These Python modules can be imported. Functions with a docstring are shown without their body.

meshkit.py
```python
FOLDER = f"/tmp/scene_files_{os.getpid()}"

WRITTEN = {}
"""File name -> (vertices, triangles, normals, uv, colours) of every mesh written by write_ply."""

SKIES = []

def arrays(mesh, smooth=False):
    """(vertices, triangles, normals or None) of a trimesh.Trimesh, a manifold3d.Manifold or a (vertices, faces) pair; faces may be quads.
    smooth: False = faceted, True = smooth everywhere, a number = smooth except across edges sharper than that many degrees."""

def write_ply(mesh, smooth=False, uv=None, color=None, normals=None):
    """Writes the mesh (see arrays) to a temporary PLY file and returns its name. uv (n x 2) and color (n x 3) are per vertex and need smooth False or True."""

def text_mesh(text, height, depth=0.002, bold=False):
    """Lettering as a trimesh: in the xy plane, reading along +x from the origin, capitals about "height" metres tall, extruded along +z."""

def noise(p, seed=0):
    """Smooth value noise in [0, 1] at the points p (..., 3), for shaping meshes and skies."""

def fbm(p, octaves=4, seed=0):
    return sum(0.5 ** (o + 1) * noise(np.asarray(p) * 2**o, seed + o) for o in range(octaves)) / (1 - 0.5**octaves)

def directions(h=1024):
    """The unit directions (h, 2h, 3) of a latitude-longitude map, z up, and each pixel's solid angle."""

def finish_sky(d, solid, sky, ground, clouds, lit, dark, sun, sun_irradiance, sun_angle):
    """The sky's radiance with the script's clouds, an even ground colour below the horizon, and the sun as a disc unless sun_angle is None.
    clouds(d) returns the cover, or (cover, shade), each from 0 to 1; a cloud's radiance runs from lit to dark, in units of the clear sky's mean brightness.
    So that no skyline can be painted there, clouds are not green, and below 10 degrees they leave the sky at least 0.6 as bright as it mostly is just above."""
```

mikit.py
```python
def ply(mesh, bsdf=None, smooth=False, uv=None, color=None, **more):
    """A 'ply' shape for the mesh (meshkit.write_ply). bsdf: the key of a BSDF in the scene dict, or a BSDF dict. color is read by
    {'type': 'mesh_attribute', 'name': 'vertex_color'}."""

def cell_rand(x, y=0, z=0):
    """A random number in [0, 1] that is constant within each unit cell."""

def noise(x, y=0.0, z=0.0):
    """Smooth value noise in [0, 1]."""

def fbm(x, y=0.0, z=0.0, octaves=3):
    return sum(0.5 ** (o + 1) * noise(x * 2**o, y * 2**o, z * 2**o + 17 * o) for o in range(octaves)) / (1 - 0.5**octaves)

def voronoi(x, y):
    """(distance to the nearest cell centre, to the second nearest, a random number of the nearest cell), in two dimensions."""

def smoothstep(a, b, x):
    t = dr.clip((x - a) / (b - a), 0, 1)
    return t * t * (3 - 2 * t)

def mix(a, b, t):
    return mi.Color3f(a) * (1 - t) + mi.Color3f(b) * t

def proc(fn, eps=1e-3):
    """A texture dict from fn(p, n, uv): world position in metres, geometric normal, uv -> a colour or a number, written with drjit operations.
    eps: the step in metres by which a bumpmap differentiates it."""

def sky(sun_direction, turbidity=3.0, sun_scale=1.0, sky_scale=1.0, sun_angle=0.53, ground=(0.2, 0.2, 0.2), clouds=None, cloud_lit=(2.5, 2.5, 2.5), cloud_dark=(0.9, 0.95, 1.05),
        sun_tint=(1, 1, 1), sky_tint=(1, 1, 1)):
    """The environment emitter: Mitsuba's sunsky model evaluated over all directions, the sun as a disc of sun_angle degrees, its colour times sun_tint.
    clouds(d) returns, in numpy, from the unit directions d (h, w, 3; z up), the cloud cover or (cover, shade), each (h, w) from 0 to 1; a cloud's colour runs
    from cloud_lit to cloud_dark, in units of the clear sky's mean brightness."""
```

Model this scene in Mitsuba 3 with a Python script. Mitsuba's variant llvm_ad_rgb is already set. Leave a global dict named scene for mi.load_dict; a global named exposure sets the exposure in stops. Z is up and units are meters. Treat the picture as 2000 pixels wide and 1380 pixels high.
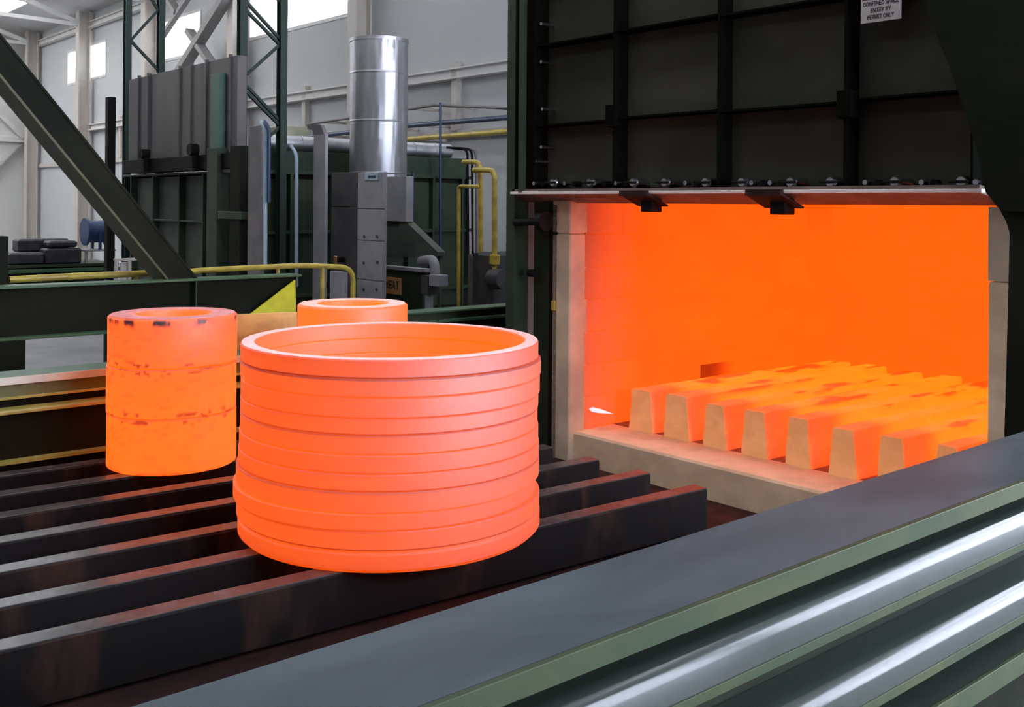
import math, random
import numpy as np, trimesh, mitsuba as mi, mikit, meshkit
import drjit as dr
import manifold3d as m3
from shapely.geometry import Polygon
T = mi.ScalarTransform4f
random.seed(7); RNG = np.random.default_rng(7)
scene, labels = {}, {}

# ------------------------------------------------------------------ camera, light, exposure
# x runs along the furnace fronts, y into the furnaces, z up; z = 0 is the top of the bed bars
FOC, HOR, EYE = 2050.0, 400.0, 1.61
YAW, ROLL = math.radians(49.5), math.radians(0.45)
FW = np.array([-math.sin(YAW), math.cos(YAW), 0.0]); RT = np.array([math.cos(YAW), math.sin(YAW), 0.0]); UP = np.array([0, 0, 1.0])
C0 = np.array([0, 0, EYE])
_up = UP * math.cos(ROLL) - RT * math.sin(ROLL)
scene['camera'] = {'type': 'perspective', 'fov': math.degrees(2 * math.atan(1000 / FOC)), 'fov_axis': 'x', 'near_clip': 0.05, 'far_clip': 500.0,
                   'principal_point_offset_y': (690.0 - HOR) / 1380.0,
                   'to_world': T().look_at(C0.tolist(), (C0 + FW).tolist(), _up.tolist())}
exposure = 0.0
SKYLIGHT = (4.0, 4.15, 4.3)      # daylight behind the translucent roof sheets
PANE = (2.6, 2.75, 3.0)         # daylight behind the glass of the back wall
SIDE = (10.5, 11.3, 13.8)          # the tall glazing of the right side wall and the added back wall panel


def ray(x, y):
    c, s = math.cos(ROLL), math.sin(ROLL); X, Y = x - 1000.0, y - HOR
    return FW + RT * (c * X + s * Y) / FOC - UP * (-s * X + c * Y) / FOC
def on_x(x, y, v): r = ray(x, y); return C0 + r * (v / r[0])
def on_y(x, y, v): r = ray(x, y); return C0 + r * (v / r[1])
def on_z(x, y, v): r = ray(x, y); return C0 + r * ((v - EYE) / r[2])

# ------------------------------------------------------------------ helpers
def numbered(k):
    used = lambda q: q in scene or q in labels or any(s.startswith(q + '__') for s in scene)
    if not used(k): return k
    n = 1
    while used(f'{k}_{n:03d}'): n += 1
    return f'{k}_{n:03d}'
def thing(name, label, cat, group=None):
    k = numbered(name); labels[k] = {'label': label, 'category': cat}
    if group: labels[k]['group'] = group
    return k
def part(parent, name, mesh, mat, smooth=False, label=None, **more):
    k = numbered(parent + '__' + name)
    scene[k] = mikit.ply(mesh, mat, smooth=smooth, **more)
    if label: labels[k] = {'label': label}
    return k
def single(name, label, cat, mesh, mat, smooth=False, group=None, **more):
    k = numbered(name); scene[k] = mikit.ply(mesh, mat, smooth=smooth, **more)
    labels[k] = {'label': label, 'category': cat}
    if group: labels[k]['group'] = group
    return k
def struct(name, label, mesh=None, mat=None, **more):
    k = numbered(name); labels[k] = {'label': label, 'kind': 'structure'}
    if mesh is not None: scene[k] = mikit.ply(mesh, mat, **more)
    return k
cat = trimesh.util.concatenate

def box(x0, x1, y0, y1, z0, z1, c=0.004):
    x0, x1 = sorted((x0, x1)); y0, y1 = sorted((y0, y1)); z0, z1 = sorted((z0, z1))
    c = min(c, 0.45 * (x1 - x0), 0.45 * (y1 - y0), 0.45 * (z1 - z0))
    if c < 1e-4:
        return trimesh.creation.box(bounds=[[x0, y0, z0], [x1, y1, z1]])
    p = []
    for X, sx in ((x0, 1), (x1, -1)):
        for Y, sy in ((y0, 1), (y1, -1)):
            for Z, sz in ((z0, 1), (z1, -1)):
                p += [(X + sx * c, Y + sy * c, Z), (X + sx * c, Y, Z + sz * c), (X, Y + sy * c, Z + sz * c)]
    return trimesh.convex.convex_hull(np.array(p))
def frame(p, q, up=(0, 0, 1)):
    p, q = np.asarray(p, float), np.asarray(q, float); w = q - p; L = np.linalg.norm(w); w /= L
    u = np.cross(np.asarray(up, float), w)
    if np.linalg.norm(u) < 1e-6: u = np.cross([1.0, 0, 0], w)
    u /= np.linalg.norm(u); v = np.cross(w, u)
    M = np.eye(4); M[:3, 0], M[:3, 1], M[:3, 2], M[:3, 3] = u, v, w, p
    return M, L
def bar(p, q, w, h, up=(0, 0, 1), c=0.003):
    M, L = frame(p, q, up); m = box(-w / 2, w / 2, -h / 2, h / 2, 0, L, c); m.apply_transform(M); return m
def prism(poly, p, q, up=(0, 0, 1)):
    M, L = frame(p, q, up); m = trimesh.creation.extrude_polygon(Polygon(poly), L, engine='earcut'); m.apply_transform(M); return m
def ibeam_poly(w, h, tf, tw):
    a, b, c, d = w / 2, h / 2, tw / 2, h / 2 - tf
    return [(-a, -b), (a, -b), (a, -d), (c, -d), (c, d), (a, d), (a, b), (-a, b), (-a, d), (-c, d), (-c, -d), (-a, -d)]
def cyl(p, q, r, n=20, r2=None):
    M, L = frame(p, q); a = np.arange(n) * 2 * np.pi / n; r2 = r if r2 is None else r2
    b = np.stack([np.cos(a) * r, np.sin(a) * r, a * 0], 1); t = np.stack([np.cos(a) * r2, np.sin(a) * r2, a * 0 + L], 1)
    i = np.arange(n); j = (i + 1) % n
    f = np.vstack([np.stack([i, j, j + n], 1), np.stack([i, j + n, i + n], 1), np.stack([j, i, i * 0 + 2 * n], 1), np.stack([i + n, j + n, i * 0 + 2 * n + 1], 1)])
    m = trimesh.Trimesh(np.vstack([b, t, [[0, 0, 0], [0, 0, L]]]), f, process=False); m.apply_transform(M); return m
def tube(pts, r, n=10, bend=0.0, steps=6):
    pts = [np.asarray(p, float) for p in pts]
    if bend > 0 and len(pts) > 2:
        out = [pts[0]]
        for a, b, c in zip(pts, pts[1:], pts[2:]):
            d1, d2 = (a - b), (c - b); k = min(bend, .45 * np.linalg.norm(d1), .45 * np.linalg.norm(d2))
            s, e = b + d1 / np.linalg.norm(d1) * k, b + d2 / np.linalg.norm(d2) * k
            out += [(1 - t) ** 2 * s + 2 * t * (1 - t) * b + t * t * e for t in np.linspace(0, 1, steps)]
        pts = out + [pts[-1]]
    P = np.array(pts); tn = np.gradient(P, axis=0); tn /= np.linalg.norm(tn, axis=1, keepdims=True)
    u = np.cross(tn[0], [0, 0, 1.0]);
    if np.linalg.norm(u) < .1: u = np.cross(tn[0], [1.0, 0, 0])
    V, F, a = [], [], np.arange(n) * 2 * np.pi / n
    for i, (p, t) in enumerate(zip(P, tn)):
        u = u - t * (u @ t); u /= np.linalg.norm(u); w = np.cross(t, u)
        V.append(p + r * (np.cos(a)[:, None] * u + np.sin(a)[:, None] * w))
    k = np.arange(n); j = (k + 1) % n
    for i in range(len(P) - 1):
        F += [np.stack([k + i * n, j + i * n, j + (i + 1) * n], 1), np.stack([k + i * n, j + (i + 1) * n, k + (i + 1) * n], 1)]
    m0 = len(P) * n
    F += [np.stack([j, k, k * 0 + m0], 1), np.stack([k + (len(P) - 1) * n, j + (len(P) - 1) * n, k * 0 + m0 + 1], 1)]
    return trimesh.Trimesh(np.vstack(V + [P[:1], P[-1:]]), np.vstack(F), process=False)
def lathe(profile, n=64, center=(0, 0, 0), closed=True):
    """profile: list of (r, z) going round the section counter-clockwise in the (r, z) plane; corners keep their edge (vertices doubled)."""
    P = list(profile) + ([profile[0]] if closed else [])
    V, F = [], []; a = np.arange(n + 1) * 2 * np.pi / n; base = 0
    for (r0, z0), (r1, z1) in zip(P, P[1:]):
        V += [np.stack([r0 * np.cos(a), r0 * np.sin(a), a * 0 + z0], 1), np.stack([r1 * np.cos(a), r1 * np.sin(a), a * 0 + z1], 1)]
        i = np.arange(n)
        F += [np.stack([i, i + 1, i + n + 2], 1) + base, np.stack([i, i + n + 2, i + n + 1], 1) + base]; base += 2 * (n + 1)
    m = trimesh.Trimesh(np.vstack(V) + np.asarray(center, float), np.vstack(F), process=False); return m
def dense(profile, step):
    out = []
    P = list(profile) + [profile[0]]
    for a, b in zip(P, P[1:]):
        a, b = np.array(a), np.array(b); k = max(1, int(np.linalg.norm(b - a) / step))
        out += [tuple(a + (b - a) * t / k) for t in range(k)]
    return out
def plate(pts, thick, away):
    """a flat polygon of 3-D corners given that thickness along 'away'"""
    P = np.asarray(pts, float); n = np.cross(P[1] - P[0], P[2] - P[1]); n /= np.linalg.norm(n)
    u = P[1] - P[0]; u /= np.linalg.norm(u); v = np.cross(n, u); d = np.asarray(away, float) * thick
    q = np.stack([(P - P[0]) @ u, (P - P[0]) @ v], 1)
    m = trimesh.creation.extrude_polygon(Polygon(q), thick, engine='earcut')
    M = np.eye(4); M[:3, 0], M[:3, 1], M[:3, 2], M[:3, 3] = u, v, n, P[0]; m.apply_transform(M)
    if n @ d < 0: m.apply_translation(-n * thick)
    return m
def fine(m, edge):
    v, f = trimesh.remesh.subdivide_to_size(m.vertices, m.faces, edge, max_iter=12)
    return trimesh.Trimesh(v, f, process=False)
def heat(t):
    """the colour that hot steel or brick gives off, t from 0 (dull red) to 1 (orange)"""
    t = np.clip(t, 0, 1.2)
    return np.stack([1.55 * t ** 1.4, 0.20 * t ** 2.3, 0.006 * t ** 2], -1)
def glow(key, mesh, mat, t, label=None, smooth=False, weight=0.2, tint=None):
    col = heat(t(np.array(mesh.vertices)) if callable(t) else t)
    if tint: col = tint(np.array(mesh.vertices), col)
    scene[key] = mikit.ply(mesh, mat, smooth=smooth, color=col,
                           emitter={'type': 'area', 'sampling_weight': weight, 'radiance': {'type': 'mesh_attribute', 'name': 'vertex_color'}})
    if label: labels[key] = {'label': label}
    return key
def sstep(a, b, x): t = np.clip((x - a) / (b - a), 0, 1); return t * t * (3 - 2 * t)

# ------------------------------------------------------------------ materials
def rgb(*c): return {'type': 'rgb', 'value': list(c)}
def mat(name, color, rough=0.5, metal=0.0, spec=0.5, **more):
    d = {'type': 'principled', 'base_color': color if isinstance(color, dict) else rgb(*color), 'roughness': rough, 'metallic': metal, **more}
    if metal == 0: d['specular'] = spec
    scene[name] = {'type': 'twosided', 'bsdf': d}
def worn(c, d, sc=3.0, lo=.35, hi=.7, sz=None):
    sz = sz or sc
    return mikit.proc(lambda p, n, uv: mikit.mix(c, d, mikit.smoothstep(lo, hi, mikit.fbm(p.x * sc, p.y * sc, p.z * sz, 4))))
mat('paint_door', worn((.040, .044, .029), (.060, .063, .045), 1.6), .6, spec=.12)
mat('door_rib_shade', (.006, .007, .005), .7, spec=.0)  # near black holds the shade on the sides of the ribs
mat('paint_green', worn((.028, .046, .028), (.042, .058, .032), 2.2), .45, spec=.2)
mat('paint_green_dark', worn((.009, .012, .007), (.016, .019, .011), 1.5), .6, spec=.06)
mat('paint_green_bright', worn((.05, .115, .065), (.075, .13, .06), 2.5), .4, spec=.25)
mat('paint_tower', (.024, .042, .032), .45, spec=.2)
mat('paint_yellow', worn((.55, .42, .06), (.42, .30, .06), 9), .38)
mat('brace_flange_glow', worn((.085, .09, .045), (.11, .105, .055), 3), .5, spec=.2)  # lighter copy of the brace green, with ring glow on its underside coloured in
mat('gusset_glow', worn((.78, .74, .03), (.66, .64, .03), 6), .45)  # yellow stands in for hot glow falling on the green gusset
mat('guide_top', mikit.proc(lambda p, n, uv: mikit.mix((.042, .056, .062), (.068, .088, .096), mikit.smoothstep(.25, .75, mikit.fbm(p.x * 5 + 2 * mikit.noise(p.x * 2, p.y * 2), p.y * 1.6, p.z * 5, 4)))), .46, spec=.16)  # bluish grey stands in for sky mirrored on the green plate
mat('lip_glow', worn((.38, .40, .10), (.48, .48, .14), 5), .3, spec=.5)  # yellow holds the ring glow along the left guide beam edges
mat('lip_cream', worn((.45, .46, .32), (.58, .56, .40), 5), .3, spec=.7)  # cream holds mirrored ring glow on the guide edge; also the cream box
mat('olive_glow', worn((.10, .14, .03), (.13, .15, .03), 4), .4, spec=.3)  # olive holds the ring glow on the guide beam's green face
mat('guide_lip', worn((.038, .056, .030), (.055, .068, .032), 4), .45, spec=.15)
mat('guide_rail', (.020, .028, .022), .16, spec=.40, clearcoat=.5, clearcoat_gloss=.95)
mat('bar_steel', mikit.proc(lambda p, n, uv: mikit.mix((.012, .010, .010), (.048, .024, .017), mikit.smoothstep(.5, .85, mikit.fbm(p.x * 9, p.y * 9, p.z * 2, 4)))), .55, spec=.12)
mat('bar_top', worn((.045, .044, .043), (.075, .070, .066), 12), .28, spec=.35)
mat('rust_dark', worn((.016, .008, .007), (.036, .014, .011), 5), .7, spec=.2)
scene['hot_steel'] = {'type': 'twosided', 'bsdf': {'type': 'roughplastic', 'distribution': 'ggx', 'alpha': .38, 'int_ior': 2.2, 'nonlinear': False, 'diffuse_reflectance': rgb(.055, .055, .065)}}
mat('rim_skylit', worn((.55, .53, .55), (.66, .63, .65), 9), .4, spec=.6)  # pale colour holds skylight and grazing sheen on the ring tops
mat('brick_hot', (.22, .15, .11), .8, spec=.2)
mat('refractory', worn((.66, .53, .34), (.78, .64, .43), 6, .3, .7), .85, spec=.15)
mat('refractory_grey', worn((.54, .46, .33), (.72, .60, .42), 3, .3, .7), .85, spec=.15)
mat('pale_steel_lip', worn((.80, .77, .73), (.88, .84, .80), 8), .5)  # near-white tones along the door lip
mat('apron', worn((.10, .075, .06), (.16, .11, .09), 5), .7)
mat('black_iron', (.008, .0075, .0075), .6, spec=.1)
mat('bright_bolt', (.62, .64, .68), .22, metal=1.0)
mat('galvanized', worn((.46, .47, .49), (.62, .62, .64), 4, .3, .7, 1.0), .44, metal=1.0)
mat('grey_panel', worn((.27, .27, .29), (.34, .33, .34), 3), .5)
mat('grey_mauve', worn((.13, .12, .12), (.19, .165, .165), 3), .55)
mat('dark_panel', worn((.045, .045, .05), (.07, .06, .06), 3), .5)
mat('hood_grey', worn((.065, .08, .062), (.09, .10, .078), 3), .5, spec=.2)
mat('door_grey', worn((.075, .075, .073), (.125, .11, .108), 1.4, .3, .7, .25), .6)
mat('white_steel', (.55, .54, .52), .5)
mat('beige_steel', (.44, .40, .36), .55)
mat('wall_dark', (.10, .105, .10), .8, spec=.1)
mat('rim_skylit_dim', worn((.24, .22, .23), (.34, .31, .32), 9), .45, spec=.5)  # dimmer version of the same rim light put into the colour
mat('wall_paint', (.46, .465, .465), .7, spec=.2)
mat('roof_sheet', (.46, .46, .46), .8, spec=.2)
mat('brace_grey', (.22, .205, .20), .6)
mat('concrete', worn((.11, .11, .115), (.17, .165, .17), .8), .55)
mat('dark_red_brick', worn((.030, .018, .016), (.07, .045, .04), 3), .8)
mat('blue_pipe', (.022, .042, .095), .4)
mat('pale_blue', (.42, .52, .62), .35)
mat('blue_reel', (.012, .035, .11), .45)
mat('black_stack', worn((.014, .014, .018), (.035, .034, .04), 4), .55)
mat('teal_paint', (.06, .13, .10), .5)
mat('orange_plate', (.62, .30, .10), .5)
mat('white_sign', (.50, .47, .46), .5)
mat('dark_ink', (.02, .018, .02), .6)
mat('red_ink', (.10, .012, .02), .6)
mat('copper', (.85, .40, .18), .35, metal=1.0)
mat('pane_glass', (.6, .6, .6), .4)
mat('plate_glow', worn((.86, .62, .20), (.66, .44, .14), 6), .5)  # tan holds the hot rings' glow on the steel plate

# ------------------------------------------------------------------ the hall
XW, XE, YN, YS, ZF, ZE = -45.6, 7.5, 13.0, -14.0, -1.0, 8.4
struct('floor', 'grey concrete hall floor', box(XW - .3, XE + .3, YS - .3, YN + .3, ZF - .3, ZF, 0), 'concrete')
WIN = [(-41.2, -37.1), (-33.7, -29.3), (-26.2, -21.1), (-18.2, -13.4)]
WZ0, WZ1 = 6.02, 7.25
DX0, DX1, DZ0, DZ1 = -1.6, 6.9, 0.2, 5.6
wb = [box(XW - .3, DX0, YN, YN + .25, ZF - .2, WZ0, 0), box(DX1, XE + .3, YN, YN + .25, ZF - .2, WZ0, 0), box(DX0, DX1, YN, YN + .25, ZF - .2, DZ0, 0), box(DX0, DX1, YN, YN + .25, DZ1, WZ0, 0), box(XW - .3, XE + .3, YN, YN + .25, WZ1, ZE + .4, 0)]
xs = [XW - .3] + [v for w in WIN for v in w] + [XE + .3]
for a, b in zip(xs[::2], xs[1::2]): wb.append(box(a, b, YN, YN + .25, WZ0, WZ1, 0))
wall_back = struct('wall_back', 'pale grey sheeted back wall with high windows', cat(wb), 'wall_paint')
for z in (4.25, 7.92):
    part(wall_back, 'girt', prism(ibeam_poly(.2, .22, .03, .03), (XW, YN - .12, z), (XE, YN - .12, z)), 'white_steel')
part(wall_back, 'sill_rail', box(XW, XE, YN - .1, YN, 2.95, 3.1), 'beige_steel')
for x in (-23.0, -16.9, -29.4, -35.4, -41.5):
    part(wall_back, 'stub_post', box(x - .09, x + .09, YN - .14, YN, 3.1, 4.5), 'beige_steel')
part(wall_back, 'brick_plinth', box(-21, -12, YN - .3, YN, ZF, .62), 'dark_red_brick', label='dark red brick base')
for k, (a, b) in enumerate(WIN):
    w = struct(f'window_{k + 1}', 'high bright window in the back wall')
    part(w, 'pane', box(a, b, YN + .12, YN + .14, WZ0, WZ1, 0), 'pane_glass', emitter={'type': 'area', 'radiance': rgb(*PANE)})
    fr = [box(a, b, YN - .02, YN + .1, WZ0 - .05, WZ0 + .04), box(a, b, YN - .02, YN + .1, WZ1 - .04, WZ1 + .05), box(a - .04, a + .05, YN - .02, YN + .1, WZ0, WZ1), box(b - .05, b + .04, YN - .02, YN + .1, WZ0, WZ1)]
    part(w, 'frame', cat(fr), 'white_steel')
wall_left = struct('wall_left', 'pale grey gable wall', box(XW - .25, XW, YS, YN, ZF, 11, 0), 'white_steel')
part(wall_left, 'girt', box(XW, XW + .2, YS, YN, 4.0, 4.2), 'white_steel')
part(wall_left, 'brace', bar((XW + .2, YN - .4, 4.2), (XW + .2, YN - 2.6, 6.3), .16, .16), 'white_steel')
part(wall_left, 'brace', bar((XW + .2, YN - .4, 3.9), (XW + .2, YN - 2.6, 1.4), .14, .14), 'brace_grey')
struct('wall_front', 'dark grey wall behind the camera', box(XW, XE, YS - .25, YS, ZF, 11, 0), 'brace_grey')
GZ0, GZ1, GY0, GY1 = -0.2, 6.4, 2.6, 12.4
struct('wall_right', 'dark grey side wall with tall glazing', cat([box(XE, XE + .25, YS, GY0, ZF, 11, 0), box(XE, XE + .25, GY1, YN, ZF, 11, 0), box(XE, XE + .25, GY0, GY1, ZF, GZ0, 0), box(XE, XE + .25, GY0, GY1, GZ1, 11, 0)]), 'wall_dark')
w = struct('window_5', 'tall glazing of the right side wall')
part(w, 'pane', box(XE + .12, XE + .14, GY0, GY1, GZ0, GZ1, 0), 'pane_glass', emitter={'type': 'area', 'sampling_weight': 4.0, 'radiance': rgb(*SIDE)})
for y in np.linspace(GY0, GY1, 8): part(w, 'mullion', box(XE - .02, XE + .1, y - .05, y + .05, GZ0, GZ1), 'white_steel')
w = struct('window_6', 'unseen glowing panel added to the back wall to light rings and rails')  # unseen emitter added to light the right ring edge and the rails
part(w, 'pane', box(DX0, DX1, YN + .12, YN + .14, DZ0, DZ1, 0), 'pane_glass', emitter={'type': 'area', 'sampling_weight': 3.0, 'radiance': rgb(*SIDE)})
for x in np.linspace(DX0, DX1, 5): part(w, 'mullion', box(x - .05, x + .05, YN - .02, YN + .1, DZ0, DZ1), 'white_steel')
RIDGE, SL = -0.5, 0.12
zr = lambda y: ZE + SL * (YN - y) if y > RIDGE else ZE + SL * (YN - RIDGE) - SL * (RIDGE - y)
ceiling = struct('ceiling', 'grey sheeted roof of the hall with daylight sheets', cat([prism([(0, 0), (0, .12), (YN + .4 - RIDGE, .12 - SL * (YN + .4 - RIDGE)), (YN + .4 - RIDGE, -SL * (YN + .4 - RIDGE))], (XW - .3, RIDGE, zr(RIDGE)), (XE + .3, RIDGE, zr(RIDGE))) if False else
    plate([(XW - .3, RIDGE, zr(RIDGE)), (XE + .3, RIDGE, zr(RIDGE)), (XE + .3, YN + .4, ZE - SL * .4), (XW - .3, YN + .4, ZE - SL * .4)], .12, (0, 0, 1)),
    plate([(XW - .3, YS - .3, zr(YS - .3)), (XE + .3, YS - .3, zr(YS - .3)), (XE + .3, RIDGE, zr(RIDGE)), (XW - .3, RIDGE, zr(RIDGE))], .12, (0, 0, 1))]), 'roof_sheet')
BAY = [-44.5, -38.4, -32.3, -26.2, -20.1, -14.0, -7.9, -1.8, 4.3]
for y0, y1, sw in ((10.2, 11.05, 1.0), (4.7, 9.4, 1.0), (2.6, 4.2, 2.0), (-6.0, -5.2, 2.0), (-4.4, 2.0, 1.0)):
    for a, b in zip(BAY, BAY[1:]):
        if y0 in (4.7, -4.4) and a > -27: continue  # the two wide far-left rows are added, unseen, to brighten that end
        pts = [(a + .5, y0, zr(y0) - .02), (b - .5, y0, zr(y0) - .02), (b - .5, y1, zr(y1) - .02), (a + .5, y1, zr(y1) - .02)]
        part(ceiling, 'daylight_fill_sheet', plate(pts, .015, (0, 0, 1)), 'pane_glass', label='translucent daylight sheet, wide left rows added as fill light', emitter={'type': 'area', 'sampling_weight': sw * .25, 'radiance': rgb(*SKYLIGHT)})
for x in BAY[:5]:
    where = {-32.3: 'behind the left lattice tower', -26.2: 'behind the right lattice tower', -44.5: 'in the far left corner of the hall', -38.4: 'in front of the leftmost bright window', -20.1: 'rising behind the silver stack'}.get(x, 'along the back wall behind the furnaces')
    single('building_column', f'pale steel building column {where}', 'column', prism(ibeam_poly(.34, .42, .04, .03), (x, YN - .36, ZF), (x, YN - .36, ZE - .02), (0, 1, 0)), 'beige_steel')
for x in BAY[:3]:
    g = {-44.5: 'nearest the gable wall', -38.4: 'above the leftmost bright window', -32.3: 'above the second window'}[x]
    t = thing('roof_truss', f'white steel roof truss {g}', 'truss')
    yk = 5.0
    part(t, 'bottom_chord', bar((x, YN - .5, 7.9), (x, yk, 7.9 + .02 * (YN - yk)), .13, .13), 'white_steel')
    part(t, 'top_chord', bar((x, YN - .5, 7.95), (x, 10.6, zr(10.6) - .1), .15, .16), 'white_steel')
    part(t, 'top_chord', bar((x, 10.6, zr(10.6) - .12), (x, yk, zr(yk) - .12), .15, .16), 'white_steel')
    for y in (9.4, 7.2): part(t, 'web_member', bar((x, y, 7.95), (x, y - 1.0, zr(y - 1) - .15), .09, .09), 'beige_steel')
t = thing('wall_bracing', 'crossed grey steel braces on the back wall above the raised grey door', 'brace')
p = lambda x, y: on_y(x, y, YN - .7)
part(t, 'brace', bar(p(452, -20), p(352, 140), .30, .20), 'brace_grey'); part(t, 'brace', bar(p(425, 140), p(370, 60), .26, .14), 'brace_grey')
part(t, 'brace', bar(p(322, -15), p(347, 25), .24, .14), 'brace_grey'); part(t, 'brace', bar(p(368, -5), p(318, 70), .15, .12), 'brace_grey')

# ------------------------------------------------------------------ the near furnace
YF = 6.36
fu = thing('furnace', 'large dark green box furnace with raised ribbed door and glowing orange chamber', 'furnace')
XL, XR = on_y(1122, 600, YF)[0], on_y(1926, 600, YF)[0]
JL, JR = on_y(1087, 600, YF)[0], on_y(1969, 600, YF)[0]
HZ, TZ, YB = -.36, 1.64, 10.35
part(fu, 'casing', cat([box(JL - .05, JR + .05, YB + .3, YB + .45, ZF, 2.6, 0), box(JL - .35, JL - .06, YF + .15, YB + .45, ZF, 2.6, 0), box(JR + .06, JR + .35, YF + .1, YB + .45, ZF, 2.6, 0), box(JL - .35, JR + .35, YF + .2, YB + .45, TZ + .3, 2.6, 0)]), 'paint_green_dark')
def wall_t(v):
    y, z = v[:, 1], v[:, 2]
    mouth = np.exp(-np.maximum(y - YF, 0) / .30) * (.5 + .5 * sstep(.2, 1.6, z))
    return .77 - .62 * mouth - .06 * sstep(.9, 1.6, z) + .05 * (meshkit.noise(v * np.array([2, 2, 4.0])) - .5)
nb = 8; rows = 7; ys = np.linspace(YF + .12, YB, nb + 1); zs = np.linspace(HZ, TZ, rows + 1)
pz = on_x(1400, 720, XL); py0, py1 = on_x(1368, 720, XL)[1], on_x(1436, 720, XL)[1]
for j in range(rows):
    off = (j % 2) * .5
    edges = np.clip(np.array([ys[0]] + [ys[0] + (i + off) * (ys[1] - ys[0]) for i in range(0 if off else 1, nb + 1)]), ys[0], ys[-1])
    for a, b in zip(edges, edges[1:]):
        if b - a < .05: continue
        m = box(XL - .2, XL + RNG.uniform(-.003, .003), a + .002, b - .002, zs[j] + .002, zs[j + 1] - .002, .005)
        glow(numbered(fu + '__lining_block'), fine(m, .16), 'brick_hot', lambda v, k=RNG.uniform(-.015, .015): wall_t(v) + k, weight=.05)
glow(fu + '__back_lining', fine(box(XL - .2, XR + .2, YB, YB + .25, HZ - .1, TZ + .1, 0), .4), 'brick_hot', (lambda v: .77 + .03 * (meshkit.noise(v * 2.0) - .5)), weight=.5)
glow(fu + '__right_lining', fine(box(XR, XR + .2, YF + .12, YB, HZ - .1, TZ + .1, 0), .25), 'brick_hot', wall_t, weight=.3)
glow(fu + '__roof_lining', fine(box(XL - .2, XR + .2, YF + .1, YB, TZ, TZ + .22, 0), .3), 'brick_hot', lambda v: .77 - .5 * np.exp(-np.maximum(v[:, 1] - YF, 0) / .4), weight=.4)
glow(fu + '__hearth', fine(box(XL - .2, XR + .2, YF + .5, YB, HZ - .25, HZ, 0), .12), 'brick_hot', lambda v: .76 * sstep(YF + .5, YF + 1.1, v[:, 1]) + .06 * (meshkit.noise(v * 9.0) - .5), weight=.4)
bp = box(XL - .004, XL + .012, py0, py1, pz[2] - .065, pz[2] + .06, .004)
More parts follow.
